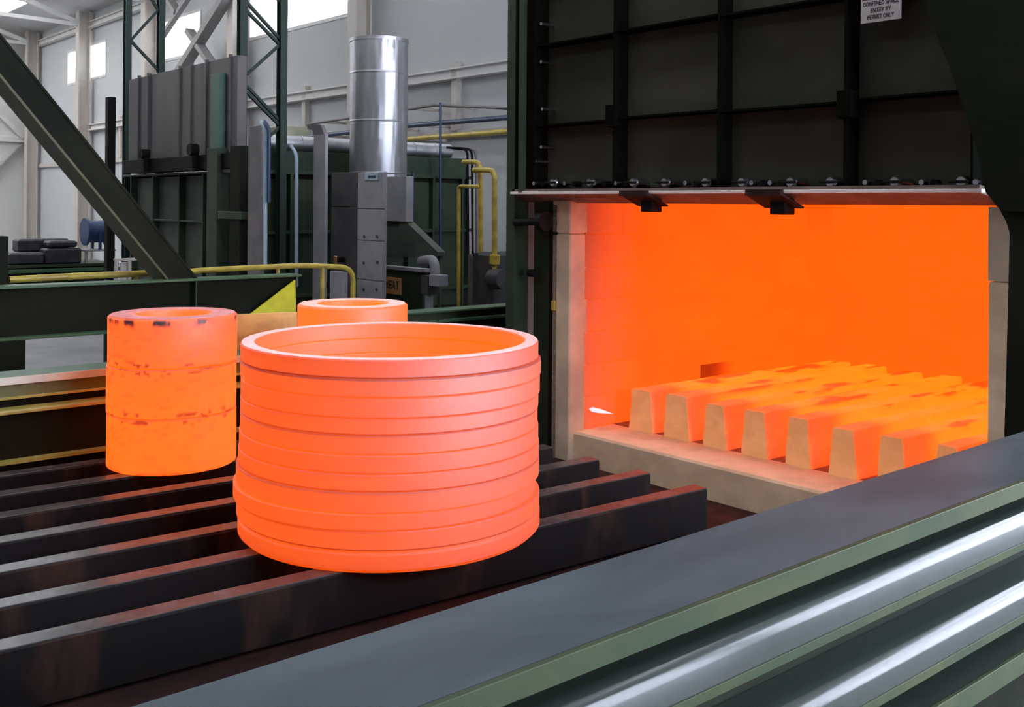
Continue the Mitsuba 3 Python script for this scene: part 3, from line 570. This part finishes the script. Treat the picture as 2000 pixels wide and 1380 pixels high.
# side face: panels between ribs
yy = [on_x(q_, 400, FX1)[1] for q_ in (520, 570, 650, 730, 800, 848, 905)]
for y in yy: part(ff, 'side_rib', box(FX1 - .12, FX1, y - .025, y + .025, ZF, FT - .03), 'paint_green')
for z in (on_x(850, 450, FX1)[2], on_x(850, 563, FX1)[2], on_x(850, 345, FX1)[2]): part(ff, 'side_rib', box(FX1 - .11, FX1 - .005, FY0, FY1, z - .025, z + .025), 'paint_green')
for a, b in zip(yy, yy[1:]): part(ff, 'side_panel', box(FX1 - .16, FX1 - .09, a + .03, b - .03, .0, FT - .1), 'paint_green')
gd = part(ff, 'raised_door', box(on_y(254, 200, FY0 - .1)[0], on_y(466, 200, FY0 - .1)[0], FY0 - .12, FY0 + .02, Z(465, 298, FY0 - .1), Z(465, 108, FY0 - .1)), 'door_grey', label='raised grey streaked door')
z0, z1 = Z(465, 298, FY0), Z(465, 108, FY0)
part(gd, 'door_post', box(on_y(414, 200, 6.3)[0], on_y(432, 200, 6.3)[0], 6.28, 6.37, z0, z1 - .25), 'teal_paint'); part(gd, 'door_rib', box(on_y(290, 200, 6.36)[0] - .02, on_y(290, 200, 6.36)[0] + .02, 6.34, 6.4, z0, z1), 'door_grey')
for q_ in (270, 350, 372, 402, 448): x = on_y(q_, 200, 6.36)[0]; part(gd, 'door_rib', box(x - .016, x + .016, 6.35, 6.4, z0, z1), 'door_grey')
part(ff, 'door_sill', box(on_y(245, 310, 6.3)[0], on_y(468, 310, 6.3)[0], 6.26, 6.6, Z(465, 328, 6.3), Z(465, 298, 6.3)), 'black_iron')
for q_, y_, r in ((275, 300, .075), (369, 292, .085)):
    c = on_y(q_, y_, 6.15); k = part(ff, 'wheel', cyl(c, c + [0, .12, 0], r, 20), 'black_iron'); part(k, 'bracket', box(c[0] - .04, c[0] + .04, 6.18, 6.26, Z(q_, 335, 6.2), c[2]), 'black_iron')
part(ff, 'front_post', box(on_y(410, 400, 6.25)[0], on_y(430, 400, 6.25)[0], 6.2, 6.38, ZF, FT + .3), 'paint_green'); part(ff, 'front_post', box(on_y(455, 400, 6.25)[0], on_y(476, 400, 6.25)[0], 6.2, 6.38, ZF, FT + .3), 'paint_green_dark')
zc = Z(440, 420, 6.2); part(ff, 'cross_tie', box(on_y(428, 400, 6.2)[0], on_y(475, 400, 6.2)[0], 6.18, 6.28, zc - .05, zc + .05), 'paint_green')
part(ff, 'door_frame', cat([bar(on_y(431, 333, 6.3), on_y(457, 333, 6.3), .04, .05), bar(on_y(455, 333, 6.3), on_y(455, 560, 6.3), .03, .04)]), 'grey_mauve')
du = part(ff, 'exhaust_duct', cyl((FX1 - .35, on_x(500, 300, FX1 - .3)[1], (zt2 + .12)), (FX1 - .35, on_x(880, 300, FX1 - .3)[1], (zt2 + .12)), .118, 24), 'galvanized', smooth=40, label='silver horizontal duct on top')
for q_ in (590, 640, 810, 850): y = on_x(q_, 300, FX1 - .3)[1]; zz = (zt2 + .12); part(du, 'joint_band', cyl((FX1 - .35, y - .02, zz), (FX1 - .35, y + .02, zz), .125, 24), 'galvanized', smooth=40)
# lattice towers
def tower(xt, q0, q1, label):
    t = thing('lattice_tower', label, 'tower')
    ya, yb_ = on_x(q0, 200, xt)[1], on_x(q1, 200, xt)[1]; zt_, zb0 = 6.4, ZF
    part(t, 'chord', prism(ibeam_poly(.10, .13, .015, .02), (xt, ya, zb0), (xt, ya, zt_)), 'paint_tower'); part(t, 'chord', prism(ibeam_poly(.10, .13, .015, .02), (xt, yb_, zb0), (xt, yb_, zt_)), 'paint_tower')
    ns = (70, 140, 210, 290) if q0 < 300 else (10, 85, 142, 255, 300)
    return t, ya, yb_
t, ya, yb_ = tower(-17.65, 248, 313, 'green lattice tower at the left side of the raised grey door')
pp = lambda x, y: on_x(x, y, -17.65)
for a, b in (((252, 82), (308, 20)), ((252, 76), (310, 138)), ((254, 15), (238, -25)), ((290, -12), (310, 22)), ((252, 205), (310, 142)), ((252, 210), (310, 275))): part(t, 'lacing_bar', bar(pp(*a), pp(*b), .045, .045, (1, 0, 0)), 'paint_tower')
t, ya, yb_ = tower(-13.35, 472, 550, 'green lattice tower at the right side of the raised grey door')
pp = lambda x, y: on_x(x, y, -13.35)
for a, b in (((482, 5), (548, 78)), ((482, 22), (545, 86)), ((548, 86), (482, 145)), ((482, 168), (548, 238)), ((482, 180), (546, 245)), ((546, 248), (488, 300)), ((548, 5), (520, -30))): part(t, 'lacing_bar', bar(pp(*a), pp(*b), .04, .045, (1, 0, 0)), 'paint_tower')
# ------------------------------------------------------------------ plant beside the far furnace
pd = lambda x, y, Y: on_y(x, y, Y)
def vpost(name, label, catg, x0, x1, ytop, Y, d, m, **k):
    return single(name, label, catg, box(pd(x0, 400, Y)[0], pd(x1, 400, Y)[0], Y, Y + d, ZF, pd((x0 + x1) / 2, ytop, Y)[2]), m, **k)
sc = pd(739, 300, 8.3); SR = 56 / 2050 * ((sc - C0) @ FW)
st = thing('exhaust_stack', 'wide silver sheet metal exhaust stack in front of the far furnace', 'stack')
zt_, zb2 = pd(739, 78, 8.3)[2], pd(739, 432, 8.3)[2]
def wrinkle(m, k):
    v = m.vertices; an = np.arctan2(v[:, 1], v[:, 0]); d = .016 * (meshkit.noise(np.stack([np.cos(an) * 3.3, np.sin(an) * 3.3, v[:, 2] * .8 + k * 3], 1)) - .5) + .013 * (meshkit.noise(np.stack([np.cos(an) * 9, np.sin(an) * 9, v[:, 2] * 1.5], 1)) - .5)
    v = v * np.stack([1 + d / SR, 1 + d / SR, 1 + 0 * d], 1) + np.array([sc[0], sc[1], 0]); return trimesh.Trimesh(v, m.faces, process=False)
zsec = [pd(739, q_, 8.3)[2] for q_ in (78, 147, 240, 340, 432)]
for a, b in zip(zsec, zsec[1:]): part(st, 'section', wrinkle(lathe([(SR + .001, b - .008), (SR + .005, b + .012), (SR + .001, b + .03), (SR, (a + 2 * b) / 3), (SR, (2 * a + b) / 3), (SR, a)], 96, (0, 0, 0), closed=False), a), 'galvanized', smooth=40)
part(st, 'rim', lathe([(SR - .03, zt_ - .05), (SR + .012, zt_ - .05), (SR + .012, zt_), (SR - .03, zt_)], 48, (sc[0], sc[1], 0)), 'galvanized', smooth=40)
part(st, 'inner_pipe', cyl((sc[0], sc[1], zt_ - 1.2), (sc[0], sc[1], zt_ - .25), SR * .95, 32), 'black_iron')
hd = thing('fume_hood', 'grey-green sloping fume hood under the silver stack', 'hood')
Yh = 7.9
hp = [pd(735, 432, Yh), pd(792, 432, Yh), pd(855, 492, Yh), pd(855, 500, Yh), pd(735, 503, Yh)]
part(hd, 'skirt', plate(hp, .12, (0, 1, 0)), 'hood_grey'); part(hd, 'neck', box(pd(745, 430, Yh)[0], pd(795, 430, Yh)[0], Yh - .02, Yh + .1, pd(760, 432, Yh)[2], pd(760, 345, Yh)[2]), 'grey_panel')
part(hd, 'shade_strip', box(pd(748, 430, Yh)[0], pd(780, 430, Yh)[0], Yh - .026, Yh, pd(760, 436, Yh)[2], pd(760, 431, Yh)[2], 0), 'black_iron')  # black strip standing in for shade at the foot of the neck
part(hd, 'support_leg', box(pd(850, 500, Yh)[0] - .04, pd(850, 500, Yh)[0] + .02, Yh + .06, Yh + .1, ZF, pd(850, 496, Yh)[2]), 'hood_grey')
bn = thing('quench_bin', 'dark green bin with an orange sign below the fume hood', 'bin')
Yb = 7.6
part(bn, 'tub', box(pd(748, 560, Yb)[0], pd(826, 560, Yb)[0], Yb, Yb + .06, ZF, pd(790, 527, Yb)[2]), 'paint_green'); part(bn, 'rim', box(pd(746, 560, Yb)[0], pd(832, 560, Yb)[0], Yb - .03, Yb + .08, pd(790, 528, Yb)[2], pd(790, 521, Yb)[2]), 'grey_panel')
so = thing('orange_sign', 'small orange sign with dark lettering on the green bin', 'sign')
a, b = pd(750, 572, Yb - .01), pd(784, 543, Yb - .01); part(so, 'panel', box(a[0], b[0], Yb - .02, Yb - .004, a[2], b[2], .002), 'orange_plate')
words(so, 'HEAT', .10, (a[0] + b[0]) / 2, Yb - .02, a[2] + .07, 'dark_ink', (b[0] - a[0]) * .8)
pv = thing('vent_pipe', 'pale grey bent vent pipe beside the green bin', 'pipe')
part(pv, 'pipe', tube([pd(822, 510, 7.45), pd(848, 506, 7.45), pd(850, 540, 7.45)], .06, 14, .15), 'grey_panel', smooth=True); part(pv, 'box', box(pd(843, 540, 7.4)[0], pd(862, 540, 7.4)[0], 7.36, 7.5, pd(850, 558, 7.4)[2], pd(850, 536, 7.4)[2]), 'grey_panel'); part(pv, 'riser', cyl(pd(838, 572, 7.45) * [1, 1, 0] + [0, 0, ZF], pd(838, 572, 7.45), .05), 'grey_panel', smooth=40); part(pv, 'valve', box(pd(828, 560, 7.43)[0], pd(842, 560, 7.43)[0], 7.38, 7.53, pd(835, 574, 7.45)[2], pd(835, 538, 7.45)[2]), 'dark_panel')
cb = thing('control_cabinet', 'tall pale grey cabinet column with blue label in front of the stack', 'cabinet')
Yc = 6.9
X7 = lambda q_: pd(q_, 450, Yc)[0]
seg = [336, 408, 470, 547, 640]
for a, b in zip(seg, seg[1:]): part(cb, 'front_panel', box(X7(698), X7(747), Yc, Yc + .03, pd(722, b, Yc)[2] + .004, pd(722, a, Yc)[2] - .004), 'grey_panel')
part(cb, 'body', box(X7(697), X7(747), Yc + .03, Yc + .06, ZF, pd(722, 336, Yc)[2]), 'grey_panel')
lb = part(cb, 'label_plate', box(X7(713), X7(739), Yc - .012, Yc - .001, pd(722, 352, Yc)[2], pd(722, 338, Yc)[2], .002), 'pale_blue', label='pale blue label'); part(lb, 'print', box(X7(720), X7(735), Yc - .014, Yc - .011, pd(722, 348, Yc)[2], pd(722, 343, Yc)[2], 0), 'blue_pipe')
for q_, y_ in ((711, 513), (738, 512), (711, 565), (736, 565), (712, 462), (737, 462)): c = pd(q_, y_, Yc); part(cb, 'screw', cyl(c, c - [0, .012, 0], .018, 10), 'dark_panel')
dk = thing('switch_cabinet', 'dark grey cabinet left of the pale cabinet column', 'cabinet')
part(dk, 'door_panel', box(X7(636), X7(694), Yc + .08, Yc + .14, pd(660, 404, Yc)[2] + .01, pd(660, 336, Yc)[2]), 'dark_panel'); part(dk, 'door_panel', box(X7(636), X7(694), Yc + .08, Yc + .14, ZF, pd(660, 404, Yc)[2] - .01), 'dark_panel')
c = pd(663, 507, Yc); k = part(dk, 'lamp_holder', cyl(c + [0, .06, 0], c - [0, .05, 0], .035), 'black_iron'); part(k, 'copper_cap', box(c[0] - .035, c[0] + .035, Yc - .07, Yc - .04, c[2] - .05, c[2] + .05, .01), 'copper', label='copper coloured cap')
vpost('junction_box', 'small pale grey box behind the yellow handrail corner', 'box', 645, 672, 530, 6.6, .06, 'grey_panel')
vpost('panel_column', 'tall grey-mauve panel column beside the right lattice tower', 'column', 484, 510, 246, 6.2, .05, 'grey_mauve')
for q_, m, lab in ((518, 'pale_blue', 'pale blue pipe running up the grey-mauve panel column'), (525, 'blue_pipe', 'dark blue hooked pipe beside the grey-mauve panel column')):
    pts = [pd(q_, 520 if q_ == 518 else 395, 6.15), pd(q_, 250, 6.15), pd(q_ - 8, 238, 6.15)]
    single('riser_pipe', lab, 'pipe', tube(pts, .026, 10, .1), m, smooth=True)
gp = thing('gooseneck_post', 'grey duct post with a bent top left of the silver stack', 'post')
Yp = 7.0
part(gp, 'post', box(pd(612, 400, Yp)[0], pd(634, 400, Yp)[0], Yp, Yp + .05, ZF, pd(622, 262, Yp)[2]), 'grey_panel')
part(gp, 'bent_top', plate([pd(612, 264, Yp), pd(634, 264, Yp), pd(626, 243, Yp), pd(600, 243, Yp), pd(600, 252, Yp), pd(610, 254, Yp)], .05, (0, 1, 0)), 'grey_mauve'); part(gp, 'side_strip', box(pd(609, 400, Yp)[0], pd(613, 400, Yp)[0], Yp + .02, Yp + .12, ZF, pd(611, 262, Yp)[2]), 'beige_steel')
single('conduit', 'thin pale green conduit standing left of the grey duct post', 'pipe', tube([pd(579, 560, 6.9), pd(579, 300, 6.9), pd(568, 285, 6.9)], .024, 10, .1), 'pale_blue', smooth=True)
for k, (a, b, lab) in enumerate((((525, 410), (548, 409), 'upper'), ((522, 445), (550, 452), 'middle'), ((522, 457), (548, 456), 'lower'))):
    single('hose', f'{lab} of three short pale hoses in the dark gap by the right lattice tower', 'hose', tube([pd(*a, 7.2), (pd(*a, 7.2) + pd(*b, 7.2)) / 2 + [0, 0, -.02], pd(*b, 7.2)], .014, 8), 'grey_mauve', smooth=True)
# pipes at the right of the far furnace
Yq = 9.0
def run(name, label, catg, pts, r, m, bend=.12, Y=Yq, **k): return single(name, label, catg, tube([pd(x, y, Y) for x, y in pts], r, 10, bend), m, smooth=True, **k)
run('gas_pipe', 'yellow gas pipe with square corner standing at the far furnace end', 'pipe', [(935, 364), (896, 364), (896, 640)], .028, 'paint_yellow', .05, 8.85)
run('gas_pipe', 'yellow gas pipe, taller of the pair before the brick base', 'pipe', [(925, 332), (966, 332), (966, 528)], .036, 'paint_yellow', .12, 9.0)
run('gas_pipe', 'ochre gas pipe, shorter of the pair before the brick base', 'pipe', [(905, 316), (938, 316), (939, 494)], .034, 'paint_yellow', .12, 9.1)
for k, q_ in enumerate((913, 922, 930)): run('cable', ('left', 'middle', 'right')[k] + ' of the three dark cables dropping beside the yellow pipes', 'cable', [(q_ - 40, 288 + k), (q_, 290 + k), (q_ + 1, 496)], .018, 'black_iron' if k < 2 else 'grey_mauve', .12, 9.3 + .06 * k)
for lab, pts, r, m, Y in (('long yellow pipe along the back wall right of the stack', [(780, 273), (1010, 255)], .05, 'paint_yellow', YN - .82), ('long dark blue pipe along the back wall right of the stack', [(600, 268), (790, 246), (1010, 228)], .05, 'blue_pipe', YN - .75),
        ('thin grey pipe along the back wall above the blue pipe', [(600, 243), (850, 205), (1010, 212)], .03, 'grey_mauve', YN - .7)):
    t = thing('air_pipe', lab, 'pipe'); pp = [pd(x, y, Y) for x, y in pts]; part(t, 'pipe', tube(pp, r, 10), m, smooth=True)
    for a, b in zip(pp, pp[1:]):
        for u in (.15, .85): c = a + (b - a) * u; part(t, 'bracket', box(c[0] - .03, c[0] + .03, Y, YN - .01, c[2] - .03, c[2] + .03), 'beige_steel')
for q_ in (806, 860): single('drop_pipe', ('thin blue pipe down the furnace side, nearer the stack', 'thin blue pipe down the furnace side, nearer the yellow pipes')[q_ == 860], 'pipe', tube([on_x(q_, 200 if q_ == 860 else 335, FX1 + .09), on_x(q_, 580 if q_ == 860 else 450, FX1 + .09)], .022, 10), 'blue_pipe', smooth=True)
pu = thing('pump_unit', 'dark grey pump housing at the foot of the yellow gas pipes', 'pump')
part(pu, 'housing', box(pd(928, 540, Yq)[0], pd(958, 540, Yq)[0], Yq, Yq + .5, ZF, pd(940, 492, Yq)[2], .05), 'dark_panel'); part(pu, 'motor', cyl(pd(962, 545, Yq) , pd(985, 545, Yq), .14), 'dark_panel', smooth=40); part(pu, 'valve', cyl(pd(966, 515, Yq), pd(967, 498, Yq), .07), 'paint_yellow', smooth=40); part(pu, 'cover', box(pd(912, 540, Yq)[0], pd(926, 540, Yq)[0], Yq + .1, Yq + .4, ZF, pd(940, 495, Yq)[2]), 'dark_panel')
# ------------------------------------------------------------------ far left yard
single('guard_post', 'black steel post standing alone left of the lattice tower', 'post', box(on_x(208, 300, -16.6)[0] - .07, on_x(208, 300, -16.6)[0] + .06, on_x(208, 300, -16.6)[1], on_x(223, 300, -16.6)[1], ZF, on_x(215, 190, -16.6)[2]), 'black_iron')
single('green_post', 'dark green stub post at the far left edge', 'post', box(-9.75, -9.55, on_x(-30, 500, -9.6)[1], on_x(13, 500, -9.6)[1], ZF, on_x(6, 461, -9.6)[2]), 'paint_green_dark')
XP = -24.0
rk = thing('storage_platform', 'green steel platform far at the left carrying black blocks', 'platform')
pl = on_x(110, 516, XP); y0, y1 = on_x(8, 516, XP)[1], on_x(232, 516, XP)[1]
part(rk, 'deck', box(XP - 1.5, XP, y0, y1, pl[2] - .06, pl[2]), 'paint_green'); part(rk, 'edge_beam', box(XP - .05, XP + .05, y0, y1, on_x(110, 531, XP)[2], on_x(110, 524, XP)[2]), 'paint_green_bright'); part(rk, 'web', box(XP - .3, XP - .1, y0, y1, ZF, pl[2] - .06), 'paint_green_dark')
def blk(x0, x1, yt, yb2, X, lab):
    a, b = on_x(x0, yb2, X), on_x(x1, yt, X); single('black_block', lab, 'block', box(X - .5, X, a[1], b[1], pl[2] + .001 if yb2 > 505 else a[2], b[2], .04), 'black_stack')
blk(18, 88, 493, 512, XP - .1, 'low dark block at the left of the black heap on the platform'); blk(36, 136, 466, 492.5, XP - .66, 'long black block on top at the back of the heap'); blk(40, 140, 492.6, 512, XP - .66, 'long black block beneath the topmost one at the back of the heap'); blk(90, 160, 484, 512, XP + .55 - .6, 'squat black block in front at the right of the heap'); blk(97, 152, 470, 483.6, XP - .08, 'small black block lying on the squat front block')
re = thing('cable_reel', 'dark blue cable reel on a stand at the far left', 'reel')
rc = on_x(188, 452, XP - .3); r_ = 27 * 25 / 2050 * .95
part(re, 'flange', cyl(rc + [0, -.27, 0], rc + [0, -.22, 0], r_, 28), 'blue_reel', smooth=40); part(re, 'flange', cyl(rc + [0, .2, 0], rc + [0, .25, 0], r_, 28), 'blue_reel', smooth=40); part(re, 'drum', cyl(rc + [0, -.22, 0], rc + [0, .2, 0], r_ * .8, 28), 'blue_reel', smooth=40)
sz = on_x(188, 486, XP - .3)[2]
part(re, 'stand_top', box(rc[0] - .3, rc[0] + .3, rc[1] - .35, rc[1] + .35, sz - .04, sz), 'grey_panel')
for dx in (-.25, .25):
    for dy in (-.3, .3): part(re, 'stand_leg', box(rc[0] + dx - .03, rc[0] + dx + .03, rc[1] + dy - .03, rc[1] + dy + .03, pl[2] + .001, sz - .04), 'grey_panel')
    part(re, 'cradle', bar(rc + [dx, 0, 0], (rc[0] + dx, rc[1], sz), .05, .08), 'blue_reel')
ct = thing('crate', 'pale wooden crate behind the foot of the diagonal brace', 'crate')
Xc = -12.5
a, b = on_x(226, 540, Xc), on_x(258, 504, Xc)
for q_ in (228, 254): y = on_x(q_, 520, Xc)[1]; part(ct, 'upright', box(Xc - .05, Xc, y - .02, y + .02, ZF, b[2]), 'beige_steel')
part(ct, 'top_rail', box(Xc - .05, Xc, on_x(224, 510, Xc)[1], on_x(286, 510, Xc)[1], b[2] - .03, b[2]), 'beige_steel'); part(ct, 'panel', box(Xc - .12, Xc - .06, on_x(240, 510, Xc)[1], on_x(254, 510, Xc)[1], ZF, b[2] - .05), 'white_steel')

# things of one kind belong to one group
for name, group in (('bed_bar', 'steel bars of the bed'), ('thick_ring', 'thick-walled glowing rings'), ('building_column', 'columns along the back wall'), ('roof_truss', 'white roof trusses'), ('lattice_tower', 'door towers of the far furnace'),
                    ('guide_beam', 'guide beams beside the bed'), ('gas_pipe', 'yellow gas pipes'), ('cable', 'dark dropping cables'), ('air_pipe', 'long pipes along the back wall'), ('drop_pipe', 'thin blue drop pipes'),
                    ('hose', 'short pale hoses'), ('black_block', 'black blocks on the platform'), ('handrail', 'yellow handrails'), ('riser_pipe', 'pipes on the panel column')):
    for k in labels:
        if k == name or (k.startswith(name + '_') and k[len(name) + 1:].isdigit()): labels[k].setdefault('group', group)
